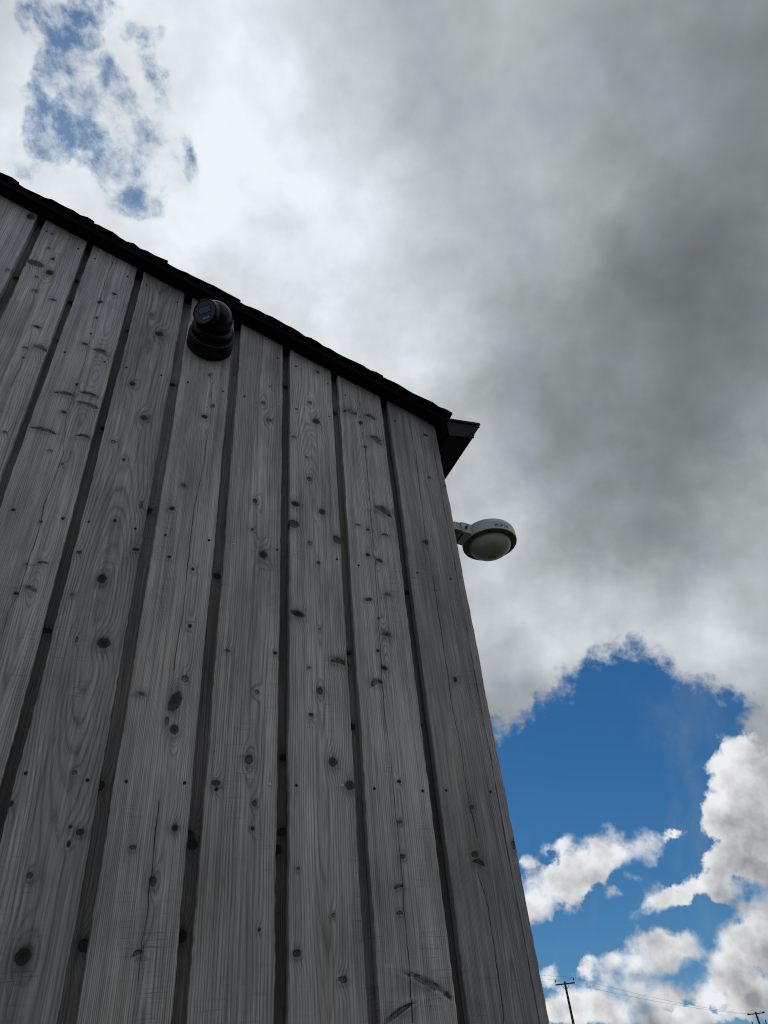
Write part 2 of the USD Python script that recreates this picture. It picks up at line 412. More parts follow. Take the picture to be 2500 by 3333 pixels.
def plain(name, color, rough=0.5, spec=0.5, vary=0.12, scale=30.0, bumpd=0.0, metallic=0.0, dirt=None):
    g = Graph()
    co = g('texture_coordinate', 'object')
    n = g.noise(co, scale, 6, 0.6)
    col = g.mix(g.step(n, 0.3, 0.7), tuple(c * (1 - vary) for c in color), tuple(min(1, c * (1 + vary)) for c in color))
    if dirt:
        d_ = g.step(g.noise(g.vm('multiply', co, (60, 60, 14)), 1.0, 6, 0.65), 0.52, 0.75, 0.0, 0.55)
        col = g.mix(d_, col, dirt)
    kw = {}
    if bumpd:
        kw['normal'] = g('bump', 'normal', height=g.noise(co, scale * 6, 4, 0.6), strength=0.5, distance=bumpd)
    r = g.step(n, 0.3, 0.7, max(0.02, rough - 0.07), rough + 0.07)
    b = g('principled_bsdf', 'BSDF', base_color=col, roughness=r, specular_ior_level=spec, metallic=metallic, **kw)
    return g.build(f'/World/Looks/{name}', b)


M_WOOD = wood_material('weathered_board', 0.365, warmth=(1.065, 0.97, 0.975))
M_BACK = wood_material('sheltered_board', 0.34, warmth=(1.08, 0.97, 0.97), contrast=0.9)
M_TILE = plain('roof_tile', (0.008, 0.0083, 0.0085), 0.9, 0.04, 0.35, 45, 0.001)
M_VERGE = plain('verge_board', (0.006, 0.0063, 0.0064), 0.9, 0.03, 0.3, 20)
M_GUTTER = plain('gutter_plastic', (0.0060, 0.0064, 0.0075), 0.5, 0.12, 0.15, 12, dirt=(0.010, 0.010, 0.011))
M_CAM = plain('black_plastic', (0.0030, 0.0032, 0.0038), 0.30, 0.22, 0.15, 60)
M_CAMRING = plain('black_rubber', (0.007, 0.007, 0.008), 0.55, 0.35, 0.1, 60)
M_FACE = plain('lens_cover', (0.018, 0.028, 0.048), 0.20, 0.3, 0.08, 50)
M_LENS = plain('lens_window', (0.050, 0.070, 0.115), 0.22, 0.3, 0.1, 30)
M_LED = plain('lamp_window', (0.10, 0.125, 0.14), 0.16, 0.6, 0.12, 60)
M_AP = plain('white_plastic', (0.52, 0.53, 0.52), 0.48, 0.4, 0.05, 25, dirt=(0.42, 0.43, 0.41))
M_DOME = plain('dome_plastic', (0.50, 0.49, 0.43), 0.38, 0.4, 0.04, 25, dirt=(0.43, 0.42, 0.36))
M_RING = plain('ring_plastic', (0.15, 0.152, 0.13), 0.6, 0.35, 0.08, 30)
M_BRKT = plain('bracket_metal', (0.45, 0.46, 0.45), 0.45, 0.5, 0.08, 30, dirt=(0.32, 0.33, 0.32))
M_DARK = plain('dark_slot', (0.012, 0.012, 0.011), 0.8, 0.2, 0.1, 30)
M_INK = plain('printed_lettering', (0.15, 0.155, 0.17), 0.6, 0.2, 0.05, 30)
M_STEEL = plain('bolt_steel', (0.25, 0.25, 0.25), 0.35, 0.5, 0.2, 80, metallic=0.8)
M_NAIL = plain('nail_iron', (0.020, 0.018, 0.017), 0.7, 0.3, 0.3, 80)
M_NAILB = plain('nail_bright', (0.42, 0.43, 0.44), 0.4, 0.5, 0.2, 80, metallic=0.6)
M_POLE = plain('pole_timber', (0.050, 0.045, 0.036), 0.85, 0.2, 0.25, 3, dirt=(0.075, 0.07, 0.06))
M_ARM = plain('crossarm_steel', (0.055, 0.062, 0.066), 0.6, 0.4, 0.2, 4)
M_INS = plain('insulator_porcelain', (0.040, 0.043, 0.050), 0.3, 0.5, 0.1, 10)
M_WIRE = plain('wire_aluminium', (0.22, 0.23, 0.24), 0.5, 0.5, 0.1, 1, metallic=0.5)


def grass_material():
    g = Graph()
    co = g('geometry', 'position')
    n = g.noise(co, 0.35, 8, 0.65)
    n2 = g.noise(co, 14.0, 6, 0.65)
    col = g.mix(g.step(n, 0.32, 0.68), (0.036, 0.052, 0.015), (0.058, 0.066, 0.024))
    col = g.mix(g.step(n2, 0.35, 0.7), col, (0.026, 0.034, 0.013), 'mix')
    b = g('principled_bsdf', 'BSDF', base_color=col, roughness=0.85, specular_ior_level=0.2, normal=g('bump', 'normal', height=n2, strength=0.8, distance=0.05))
    return g.build('/World/Looks/grass', b)


# ------------------------------------------------------------------ ground
D = 1.55                                                     # metres from the lens to the boards
TH = math.radians(64.05)
WDIR, NDIR = np.array([math.sin(TH), math.cos(TH), 0]), np.array([math.cos(TH), -math.sin(TH), 0])
ROT = math.degrees(math.atan2(WDIR[1], WDIR[0]))
ORG = EYE - D * NDIR
ORG[2] = 0.0


def L2W(s, n, z):
    return ORG + s * WDIR + n * NDIR + np.array([0, 0, z])


def ground_height(x, y):
    """A field that falls away gently beyond the barn to the right."""
    az = np.degrees(np.arctan2(x, y))
    r = np.hypot(x, y)
    fall = np.clip((r - 85) / 60, 0, 1)
    side = np.clip((az - 8) / 10, 0, 1) * np.clip((150 - az) / 40, 0, 1)
    # unseen rise of grass behind the lens, shaped to darken the lower boards
    n = x * NDIR[0] + y * NDIR[1]
    b = np.clip((n - 2.2) / 5.0, 0, 1)
    unseen_bank = 4.2 * b * b * (3 - 2 * b)
    return unseen_bank - 4.2 * fall * fall * (3 - 2 * fall) * side * side * (3 - 2 * side)


rr = np.concatenate([[0.0], np.geomspace(1.2, 3000, 90)])
na = 120
vx = [(r * math.sin(2 * math.pi * k / na), r * math.cos(2 * math.pi * k / na)) for r in rr[1:] for k in range(na)]
gv = np.array([(0, 0)] + vx)
gz = ground_height(gv[:, 0], gv[:, 1]) + 0.05 * (meshkit.fbm(np.c_[gv * 0.25, np.zeros(len(gv))], 4, 3) - 0.5) * np.clip(np.hypot(*gv.T) / 12, 0, 1)
gf = [[0, 1 + (k + 1) % na, 1 + k] for k in range(na)]
for i in range(len(rr) - 2):
    for k in range(na):
        a, b = 1 + i * na + k, 1 + i * na + (k + 1) % na
        gf += [[a, b, b + na], [a, b + na, a + na]]
gm = trimesh.Trimesh(np.c_[gv, gz], gf, process=False)
if gm.face_normals[:, 2].mean() < 0:
    gm.invert()
gp = obj('ground', gm, grass_material(), smooth=True)
keys(gp, kind='structure')

# ------------------------------------------------------------------ barn: boards
barn = thing('timber_barn', 'weathered grey timber barn clad in vertical boards under a black tiled roof', 'barn', ORG, ROT)


def zp(s):
    """Underside of the verge, where the tops of the boards disappear."""
    return 3.533 + 0.424 * (0.985 - s)


RIDGE_S, LEFT_S, RIGHT_S = -2.10, -5.20, 1.012


def zroof(s):
    return zp(s) if s >= RIDGE_S else zp(RIDGE_S) - 0.424 * (RIDGE_S - s)


def wall_sz(x, y, off=0.0):
    d = ray(x, y)
    t = -(D - off) / (d @ NDIR)
    p = EYE + t * d
    return (p - EYE) @ WDIR, p[2]


MPP = lambda x, y: (wall_sz(x + 4, y)[0] - wall_sz(x - 4, y)[0]) / 8       # metres of wall per pixel of the photograph, sideways
MPV = lambda x, y: abs(wall_sz(x, y + 4)[1] - wall_sz(x, y - 4)[1]) / 8

Z1 = (.54249, 0, 500); Z6 = (.48222, 800, 1000); Z7 = (.54249, 0, 2300); Z8 = (.54249, 900, 2300)
Z9 = (.54249, 0, 1600); Z10 = (.36166, 400, 1150); Z11 = (.54249, 850, 1600)
# knots: x, y, rx, ry in the coordinates of a study of that part of the wall; then halo strength, turn
KN = {
    Z1: [(185, 380, 24, 14, .6, 0), (45, 700, 13, 8, .3, 0), (312, 482, 9, 6, .3, 0), (212, 658, 52, 14, .5, 12), (318, 632, 11, 8, .6, 0), (297, 714, 22, 14, .9, 0), (220, 740, 12, 5, .3, 10), (293, 567, 10, 5, .3, 10), (208, 823, 14, 6, .4, 10),
         (320, 878, 18, 5, .4, 10), (225, 1040, 24, 6, .5, 12), (245, 1165, 46, 9, .6, 18), (150, 1165, 12, 6, .3, 0), (140, 1225, 8, 6, .3, 0), (30, 1673, 13, 7, .5, 0), (600, 890, 13, 10, .4, 30), (685, 842, 15, 5, .3, 10),
         (580, 985, 8, 6, .3, 0), (545, 1080, 6, 5, .2, 0), (510, 1143, 18, 6, .6, 8), (610, 1190, 60, 10, .4, 20), (460, 1385, 9, 7, .3, 0), (385, 1440, 58, 9, .6, 2), (545, 1450, 66, 9, .3, 14), (535, 1510, 68, 8, .3, 14), (383, 1552, 16, 7, .5, 0),
         (262, 1660, 80, 9, .5, 5), (510, 1700, 46, 8, .4, 10), (300, 1785, 14, 8, .3, 0), (375, 1863, 8, 7, .2, 0), (915, 972, 11, 8, .5, 0), (957, 1083, 21, 12, 1.0, 0), (795, 1382, 17, 11, .7, 15), (863, 1586, 20, 12, .8, 0), (680, 1730, 13, 10, .3, 0),
         (743, 1837, 10, 8, .3, 0), (845, 2110, 9, 20, .3, 0), (378, 2190, 10, 8, .2, 0), (80, 2138, 11, 8, .2, 0)],
    Z9: [(690, 175, 11, 9, .3, 0), (472, 367, 14, 9, .3, 0), (610, 525, 24, 22, 1.0, 0), (432, 623, 11, 9, .3, 0), (622, 910, 34, 26, 1.0, 0), (460, 890, 5, 16, .1, 0), (98, 612, 14, 8, .5, 0), (185, 585, 50, 10, .4, 22), (160, 437, 7, 5, .2, 0), (245, 182, 10, 7, .3, 0),
         (260, 430, 34, 6, .3, 6), (815, 350, 18, 9, .4, 0), (1030, 105, 15, 9, .5, 15), (1015, 393, 10, 8, .4, 0), (1158, 467, 9, 8, .3, 0), (1140, 808, 11, 10, .5, 0), (1110, 1125, 19, 17, .6, 0), (850, 1215, 30, 9, .7, 20), (1050, 1262, 30, 54, 1.0, 20),
         (1045, 1428, 23, 24, .8, 0), (1000, 1380, 10, 22, .5, 0), (1530, 60, 13, 10, .6, 0), (1513, 230, 9, 7, .2, 0), (1580, 380, 21, 18, .9, 0), (1365, 955, 15, 7, .4, 0), (1650, 970, 12, 9, .4, 0), (1540, 1205, 11, 11, .4, 0)],
    Z10: [(783, 197, 13, 11, .5, 0), (810, 475, 17, 14, .3, 0), (735, 572, 26, 16, .6, 20), (547, 1190, 21, 12, .7, 10), (445, 1395, 15, 12, .6, 40), (1320, 300, 8, 7, .2, 0), (1263, 447, 15, 12, .5, 0), (1312, 603, 18, 13, .6, 0), (1187, 1330, 17, 15, .7, 0), (1163, 1587, 11, 9, .4, 0)],
    Z7: [(447, 397, 13, 12, .5, 0), (60, 585, 18, 18, .5, 0), (423, 722, 10, 9, .4, 0), (480, 755, 22, 15, 1.0, 0), (412, 825, 5, 20, .2, 0), (178, 1015, 15, 18, .5, 0), (137, 1503, 42, 46, 1.0, 0), (1050, 730, 17, 17, 1.0, 0), (797, 845, 20, 12, .5, 0), (917, 1050, 19, 25, .9, 0),
         (825, 1480, 30, 14, .6, -20), (1493, 320, 20, 22, .9, 0), (1295, 460, 23, 15, .7, 0), (1297, 497, 10, 14, .4, 0), (1525, 582, 13, 15, .5, 0), (1515, 732, 11, 12, .4, 0), (1555, 1340, 10, 10, .4, 0)],
    Z6: [(485, 437, 9, 8, .4, 0), (475, 770, 22, 15, .6, 0), (433, 645, 12, 8, .5, 0), (322, 877, 12, 8, .3, 0), (428, 1158, 15, 11, .6, 0), (410, 1012, 8, 6, .3, 0), (705, 705, 42, 13, .5, 0), (845, 740, 32, 9, .6, 25), (775, 780, 12, 9, .4, 0), (805, 942, 11, 8, .4, 0),
         (878, 893, 46, 15, .7, 28), (925, 1372, 50, 16, .7, 28), (1240, 1150, 9, 7, .3, 0), (1213, 863, 13, 5, .2, 10)],
    Z11: [(205, 75, 22, 13, .7, 10), (195, 195, 28, 19, .7, 5), (365, 122, 16, 14, .9, 0), (293, 310, 11, 9, .5, 0), (345, 428, 10, 8, .6, 0), (457, 290, 20, 22, .6, -40), (220, 735, 36, 15, .8, 12), (350, 825, 7, 6, .4, 0), (462, 1017, 38, 14, .9, 10), (288, 1057, 9, 8, .4, 0), (352, 1197, 16, 17, .9, 0), (297, 1342, 12, 10, .5, 0),
          (735, 113, 46, 14, .7, 28), (578, 200, 14, 6, .4, 0), (640, 228, 8, 6, .4, 0), (748, 262, 24, 6, .5, 0), (640, 380, 11, 9, .5, 0), (710, 415, 19, 9, .6, 15), (760, 620, 24, 9, .6, 10), (645, 648, 20, 8, .6, -15), (705, 760, 7, 7, .3, 0), (755, 858, 30, 12, .8, 15), (702, 955, 9, 8, .4, 0), (740, 1060, 17, 11, .7, 20), (690, 1145, 36, 15, .7, -25),
          (988, 305, 14, 11, .4, 0), (1165, 1130, 10, 14, .4, 0)],
    Z8: [(205, 50, 11, 10, .4, 0), (338, 335, 22, 22, 1.0, 0), (440, 475, 24, 24, .8, 0), (130, 972, 8, 7, .5, 0), (342, 1252, 11, 11, .4, 0), (122, 1482, 22, 18, 1.0, 0), (402, 1640, 20, 18, .7, 0), (376, 1638, 6, 10, .3, 0), (735, 450, 12, 6, .5, 0), (740, 693, 14, 6, .5, 0), (757, 900, 14, 11, .6, 0),
         (730, 1082, 30, 9, .5, -20), (740, 1240, 20, 5, .4, 0), (930, 1675, 150, 20, .5, 27), (720, 1850, 110, 16, .5, -28), (1190, 890, 17, 16, .5, 0), (1215, 935, 32, 12, .6, 20), (1172, 605, 11, 10, .5, 0)],
}
KNOTS = []
for (k, ox, oy), items in KN.items():
    for (x, y, rx, ry, halo, turn) in items:
        px, py = ox + k * x, oy + k * y
        s, z = wall_sz(px, py)
        KNOTS.append((s, z, max(0.0032, rx * k * MPP(px, py)), max(0.0032, ry * k * MPV(px, py)), halo, -math.radians(turn)))
SPLITS = {  # long drying cracks, by board
    'P2': [[(Z1, 685, 630), (Z1, 640, 740), (Z1, 592, 900), (Z1, 545, 1080), (Z1, 500, 1280), (Z1, 450, 1420), (Z1, 395, 1600), (Z1, 380, 1800), (Z1, 330, 1950), (Z1, 265, 2110), (Z9, 245, 180), (Z9, 190, 360), (Z9, 150, 480), (Z9, 110, 620), (Z9, 50, 720), (Z9, 0, 900)]],
    'P1': [[(Z1, 185, 1075), (Z1, 172, 1150), (Z1, 120, 1280), (Z1, 65, 1400)]],
    'P4': [[(Z10, 800, 330), (Z10, 790, 620), (Z10, 745, 850), (Z10, 735, 960), (Z9, 1165, 100), (Z9, 1095, 740), (Z9, 1040, 1080)], [(Z7, 955, 560), (Z7, 930, 800), (Z7, 875, 1300), (Z7, 840, 1500), (Z7, 830, 1650)]],
    'P4b': [],
    'P7': [[(Z6, 758, 545), (Z6, 775, 780), (Z6, 805, 942), (Z6, 830, 1200), (Z11, 690, 500), (Z11, 705, 760), (Z11, 715, 960), (Z11, 730, 1200), (Z11, 750, 1400), (Z8, 680, 250), (Z8, 695, 450), (Z8, 725, 700), (Z8, 755, 1000), (Z8, 770, 1250), (Z8, 800, 1600), (Z8, 815, 1900)]],
    'P8': [[(Z6, 1105, 770), (Z6, 1150, 1000), (Z6, 1190, 1350), (Z11, 985, 280), (Z11, 1010, 400), (Z11, 1040, 580), (Z11, 1065, 720), (Z8, 1058, 20), (Z8, 1110, 260), (Z8, 1160, 600), (Z8, 1210, 790)], [(Z8, 1205, 990), (Z8, 1270, 1200), (Z8, 1320, 1550), (Z8, 1370, 1904)]],
}


def to_sz(z, x, y):
    return wall_sz(z[1] + z[0] * x, z[2] + z[0] * y)


def board(name, s0, s1, z0, ztop, mat, seed, style, n0=0.0, thick=0.022, nx=10, dz=0.03, zfine=None, splits=(), knots=(), parent=barn, tone=1.0, edge=0.0019):
    """One sawn board: a finely divided front (grain, knots and splits as attributes, knots and edges in relief) and plain sides."""
    r_ = np.random.default_rng(seed)
    w = s1 - s0
    top = max(ztop(s0), ztop(s1))
    zs = np.arange(zfine, top - dz * 0.5, dz) if zfine is not None else np.arange(z0, top - dz * .5, dz)
    if zfine is not None:
        zs = np.concatenate([np.linspace(z0, zfine, 12)[:-1], zs])
    tz = np.append((zs - z0) / (top - z0), 1.0)
    us = np.linspace(0, 1, nx + 1)
    us = np.unique(np.concatenate([[0, min(0.4, 0.0016 / w)], us[1:-1], [1 - min(0.4, 0.0016 / w), 1]]))
    Uc, T = np.meshgrid(us, tz)
    S = s0 + Uc * w
    tops = ztop(s0) + (ztop(s1) - ztop(s0)) * Uc
    Z = z0 + T * (tops - z0)
    wavy = lambda z, k, sd: meshkit.noise(np.stack([z * k, np.full_like(z, sd * 7.3), np.zeros_like(z)], -1), seed) - 0.5
    # edges: sawn, slightly wavering and chipped
    S = S + (1 - Uc) * 2 * edge * wavy(Z, 9, 1) + Uc * 2 * edge * wavy(Z, 9, 2) + np.where(Uc < 0.5, 1 - Uc, Uc) ** 6 * edge * wavy(Z, 60, 3)
    cup = style.get('cup', 0.0)
    Nn = n0 + cup * ((Uc - 0.5) ** 2 * 4 - 0.33) - 0.0016 * ((Uc < 1e-6) | (Uc > 1 - 1e-6)) + 0.0010 * wavy(Z, 1.3, 4)
    cx, dd, sp = style.get('cx', 0.5), style.get('d', 0.05), style.get('sp', 0.0042)
    cxz = s0 + w * cx + style.get('wander', 0.012) * 2 * wavy(Z, 1.5, 5) + 0.004 * wavy(Z, 7, 6)
    dz_ = dd * (1 + style.get('vary', 0.8) * 2 * wavy(Z, style.get('vf', 1.1), 8)) + 0.002
    rad = np.hypot(S - cxz, dz_)
    kd, kh, sk, kc = np.full_like(S, 4.0), np.zeros_like(S), np.full_like(S, 4.0), np.ones_like(S)
    for (ks, kz, rx, rz, halo, turn) in knots:
        if not (s0 - 0.02 < ks < s1 + 0.02):
            continue
        a, b = S - ks, Z - kz
        u, v = (a * math.cos(turn) + b * math.sin(turn)) / rx, (-a * math.sin(turn) + b * math.cos(turn)) / rz
        q = np.hypot(u, v)
        spiky = rx > 2.3 * rz
        if spiky:
            bend = v + 0.9 * u * u - 0.3
            q = np.hypot(u, bend)
            sk = np.minimum(sk, q)
        else:
            kc = np.where(q < kd, r_.choice([0.3, 0.55, 0.95]) if rx < 0.008 else r_.choice([0.75, 0.97]), kc)
            kd = np.minimum(kd, q)
        size = math.sqrt(rx * rz)
        grow = np.hypot(a / (2.2 * size), b / (4.0 * size))
        rad = rad + 1.25 * size * np.exp(-grow ** 2) * np.where(ks > cxz.mean(), 1, -1) * min(1, 2.5 * rz / rx)
        kh = np.maximum(kh, halo * np.exp(-np.hypot(a / (1.2 * rx + 0.004), b / (2.0 * rz + 0.004)) ** 2 * 0.9))
        Nn = Nn - 0.0022 * np.exp(-(q / 0.8) ** 2) * min(1.5, size / 0.008) + 0.0010 * np.exp(-((q - 1.7) / 0.6) ** 2)
    ring = rad / sp + 1.4 * (meshkit.fbm(np.stack([S * 26, Z * 2.4, np.full_like(Z, seed)], -1), 3, seed) - 0.5)
    ca, cb = np.full_like(S, 0.05), np.full_like(S, 0.05)
    for i, path in enumerate(splits[:2]):
        p = np.array(sorted(path, key=lambda q_: q_[1]))
        inside = (Z > p[0, 1]) & (Z < p[-1, 1])
        dist = S - np.interp(Z, p[:, 1], p[:, 0]) - 0.0030 * wavy(Z, 26, 9 + i) - 0.0016 * wavy(Z, 90, 12 + i)
        dist = dist * (1 + 2.2 * np.clip(meshkit.noise(np.stack([Z * 5, Z * 0, Z * 0 + i], -1), seed) - 0.45, 0, 1))
        val = np.where(inside, dist, 0.05)
        if i == 0:
            ca = val
        else:
            cb = val
        Nn = Nn - np.where(inside, 0.0012 * np.exp(-(dist / 0.003) ** 2), 0)
    tn = tone * (0.93 + 0.14 * r_.random()) * np.ones_like(S)
    R, Cn = S.shape
    V = np.stack([S, -Nn, Z], -1).reshape(-1, 3)
    idx = np.arange(R * Cn).reshape(R, Cn)
    q = np.stack([idx[:-1, :-1], idx[:-1, 1:], idx[1:, 1:], idx[1:, :-1]], -1).reshape(-1, 4)
    Fc = [np.vstack([q[:, [0, 1, 2]], q[:, [0, 2, 3]]])]
    A = dict(ring=ring, knot_distance=np.minimum(kd, 4), knot_halo=kh, knot_core=kc, spike_distance=np.minimum(sk, 4), split_a=ca, split_b=cb, tone=tn)
    A = {k: v.reshape(-1) for k, v in A.items()}
    vs, n = [V], len(V)
    add = {k: [v] for k, v in A.items()}
    yb = -(n0 - thick)
    def strip(ids, flip):
        nonlocal n
        a = V[ids]
        b = a.copy(); b[:, 1] = yb
        m_ = len(ids)
        vs.append(np.vstack([a, b]))
        f = []
        for i in range(m_ - 1):
            f += [[n + i, n + i + 1, n + m_ + i + 1], [n + i, n + m_ + i + 1, n + m_ + i]]
        f = np.array(f)
        Fc.append(f[:, ::-1] if flip else f)
        n += 2 * m_
        for k in add:
            col = A[k][ids]
            extra = col + 5.0 * (k == 'ring')
            add[k] += [col, extra]
    strip(idx[:, 0], False); strip(idx[:, -1], True); strip(idx[0, :], True); strip(idx[-1, :], False)
    c4 = np.array([V[idx[0, 0]], V[idx[0, -1]], V[idx[-1, -1]], V[idx[-1, 0]]]); c4[:, 1] = yb
    vs.append(c4); Fc.append(np.array([[n, n + 2, n + 1], [n, n + 3, n + 2]]))
    for k in add:
        add[k].append(A[k][[idx[0, 0], idx[0, -1], idx[-1, -1], idx[-1, 0]]])
    V = np.vstack(vs); Fa = np.vstack(Fc)
    return obj(name, (V, Fa), mat, parent, attrs={k: np.concatenate(v) for k, v in add.items()})


# nine boards in the picture, left to right
BOARDS = [('P0', -0.676, -0.5165, dict(cx=.25, d=.035, vary=.9, sp=.0052, wander=.03)), ('P1', -0.488, -0.3345, dict(cx=.62, d=.03, vary=.9, sp=.0050, wander=.02)), ('P2', -0.3125, -0.1470, dict(cx=.72, d=.030, vary=.5, sp=.0036)),
          ('P3', -0.1220, 0.0340, dict(cx=.55, d=.045, vary=1.0, vf=1.6, sp=.0060, wander=.02, cup=.0012)), ('P4', 0.0635, 0.2225, dict(cx=.68, d=.014, vary=1.0, vf=1.4, sp=.0033, wander=.012)), ('P5', 0.2515, 0.4110, dict(cx=.62, d=.030, vary=.7, sp=.0046)),
          ('P6', 0.4380, 0.5970, dict(cx=.52, d=.038, vary=.9, vf=1.4, sp=.0050, cup=.0010)), ('P7', 0.6250, 0.7930, dict(cx=.52, d=.006, vary=.6, sp=.0045)), ('P8', 0.8205, 0.9850, dict(cx=.72, d=.016, vary=1.0, vf=.9, sp=.0030))]
ztop = lambda s: zroof(s) + 0.012
TONES = [1.16, 1.12, 1.20, 0.90, 1.08, 0.98, 1.02, 1.12, 0.86]
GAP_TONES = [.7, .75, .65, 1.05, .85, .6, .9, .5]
for i, (nm, a, b, st) in enumerate(BOARDS):
    sp_ = [[to_sz(*p) for p in path] for path in SPLITS.get(nm, [])]
    board('plank', a, b, 0.12, ztop, M_WOOD, 11 + i, st, nx=56, dz=0.003, zfine=1.45, splits=sp_, knots=KNOTS, tone=TONES[i])
# the rest of the gable, out of the picture to the left
edges = [(a, b) for _, a, b, _ in BOARDS]
x = -0.676
k = 0
while x - 0.188 > LEFT_S + 0.03:
    b_ = x - 0.029; a_ = b_ - 0.159
    kn = [(a_ + 0.16 * rng.random(), 0.4 + 4.0 * rng.random(), .006, .005, .5, 0.0) for _ in range(14)]
    if a_ < RIDGE_S < b_:
        zt = lambda s, zr=zroof(RIDGE_S) - 0.03: zr
    else:
        zt = ztop
    board('plank', a_, b_, 0.12, zt, M_WOOD, 60 + k, dict(cx=rng.uniform(.2, .8), d=rng.uniform(.01, .05), sp=.0045), nx=14, dz=0.02, knots=kn)
    edges.insert(0, (a_, b_))
    x = a_
    k += 1
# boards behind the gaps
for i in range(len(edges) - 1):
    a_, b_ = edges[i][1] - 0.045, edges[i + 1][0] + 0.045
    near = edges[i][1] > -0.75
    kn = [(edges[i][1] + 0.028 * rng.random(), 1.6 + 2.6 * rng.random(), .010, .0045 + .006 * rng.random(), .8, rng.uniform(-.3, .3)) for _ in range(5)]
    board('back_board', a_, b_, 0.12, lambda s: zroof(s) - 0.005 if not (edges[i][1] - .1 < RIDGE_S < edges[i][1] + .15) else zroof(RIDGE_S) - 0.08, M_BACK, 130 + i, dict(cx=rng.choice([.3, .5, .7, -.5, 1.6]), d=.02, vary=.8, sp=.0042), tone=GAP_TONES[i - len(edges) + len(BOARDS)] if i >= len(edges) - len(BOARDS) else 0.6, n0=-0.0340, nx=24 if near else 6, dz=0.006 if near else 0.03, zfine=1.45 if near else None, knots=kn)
# corner board seen on edge, closing the side wall
board('corner_board', 0.9872, RIGHT_S, 0.12, lambda s: zroof(s) - 0.01, M_WOOD, 201, dict(cx=-1.5, d=.05, sp=.004), n0=-0.0025, thick=0.16, nx=10, dz=0.006, zfine=1.45, knots=[(*wall_sz(900 + .5425 * 1425, 2300 + .5425 * 830), .005, .008, .6, 0), (*wall_sz(900 + .5425 * 1280, 2300 + .5425 * 285), .003, .012, .8, 0), (*wall_sz(1448, 1580), .004, .004, .5, 0)], tone=0.93)
# side and rear walls: plain boards, and the dark structure within
BARN_L = 7.5
y = 0.170
k = 0
while y + 0.159 < BARN_L:
    obj('side_plank', box(RIGHT_S - 0.0225, RIGHT_S - 0.0005, y, y + 0.159, 0.12, 3.44), M_WOOD, barn, attrs=None, smooth=False)
    obj('side_plank', box(LEFT_S + 0.0005, LEFT_S + 0.0225, y, y + 0.159, 0.12, zroof(LEFT_S) - 0.08), M_WOOD, barn, smooth=False)
    y += 0.188
    k += 1
core = prism([(LEFT_S + 0.03, 0.1), (RIGHT_S - 0.03, 0.1), (RIGHT_S - 0.03, zroof(RIGHT_S) - 0.09), (RIDGE_S, zroof(RIDGE_S) - 0.09), (LEFT_S + 0.03, zroof(LEFT_S) - 0.09)], 0.0590, BARN_L)
obj('wall_lining', core, M_VERGE, barn, smooth=False)
obj('plinth', box(LEFT_S + 0.01, RIGHT_S - 0.01, 0.012, BARN_L + 0.02, -0.3, 0.098), plain('plinth_concrete', (0.22, 0.215, 0.20), 0.9, 0.2, 0.2, 8), barn, smooth=False)

# nails
dark, bright = [], []
NAILS = {Z7: [(155, 398), (525, 440), (757, 448), (1107, 457)], Z8: [(120, 472), (588, 490), (877, 505), (1018, 503), (1284, 511)], Z9: [(80, 112), (375, 162), (533, 181), (812, 223), (992, 260), (1254, 292)],
         Z11: [(95, 348), (455, 406), (585, 443), (937, 487), (1137, 523)], Z1: [(388, 1192), (627, 1250), (758, 1283), (968, 1330), (280, 467), (470, 571), (571, 631), (765, 737), (878, 790), (1063, 893)],
         Z10: [(585, 260), (900, 342), (1095, 387), (1558, 118), (1562, 500)], Z6: [(340, 400), (340, 687), (555, 518), (565, 737), (672, 592), (1005, 768), (1213, 862), (218, 343)]}
NB = {Z7: [(1620, 470)], Z8: [(395, 474)], Z9: [(1404, 315)], Z11: [(200, 370), (813, 475)], Z1: [(175, 412)], Z10: [(1400, 458)], Z6: [(890, 703)]}
for src, dst in ((NAILS, dark), (NB, bright)):
    for zc, pts in src.items():
        for p in pts:
            s, z = to_sz(zc, *p)
            h = lathe([(0, 0.0009), (0.0022, 0.0008), (0.0036, 0.0003), (0.0036, -0.004)], 10)
            h.apply_transform(frame([s, -0.0006, z], [rng.uniform(-.1, .1), -1, rng.uniform(-.1, .1)]))
            dst.append(h)
obj('nail_heads', dark, M_NAIL, barn, kind='stuff', label='dark rusted nail heads in the boards')
obj('bright_nail_heads', bright, M_NAILB, barn, kind='stuff', label='bright newer nail heads in the boards')

# ------------------------------------------------------------------ barn: roof
OV = 0.060                                                   # verge overhang beyond the boards
TOPZ = lambda s: 3.528 + 0.4203 * (1.059 - s)                # line of the tile edges
SL = math.atan(0.4203)
cs, sn = math.cos(SL), math.sin(SL)
EAVE_S = 1.060
# underside: boards closing the verge, in two lengths that do not quite line up, and the deck behind
def slope_slab(sa, sb, lo, hi, y0, y1):
    return prism([(sa, TOPZ(sa) - lo), (sb, TOPZ(sb) - lo), (sb, TOPZ(sb) - hi), (sa, TOPZ(sa) - hi)], y0, y1)
obj('verge_board', slope_slab(RIDGE_S, 0.700, 0.047, 0.020, -OV + 0.010, 0.12), M_VERGE, barn, smooth=False)
obj('verge_board', slope_slab(0.706, EAVE_S - 0.022, 0.043, 0.020, -OV + 0.014, 0.12), M_VERGE, barn, smooth=False)
obj('roof_deck', slope_slab(RIDGE_S, EAVE_S - 0.02, 0.052, 0.020, 0.1225, BARN_L + 0.05), M_VERGE, barn, smooth=False)
mir = lambda m_: (m_.apply_transform(np.array([[-1, 0, 0, 2 * RIDGE_S], [0, 1, 0, 0], [0, 0, 1, 0], [0, 0, 0, 1.0]])), m_.invert(), m_)[-1]
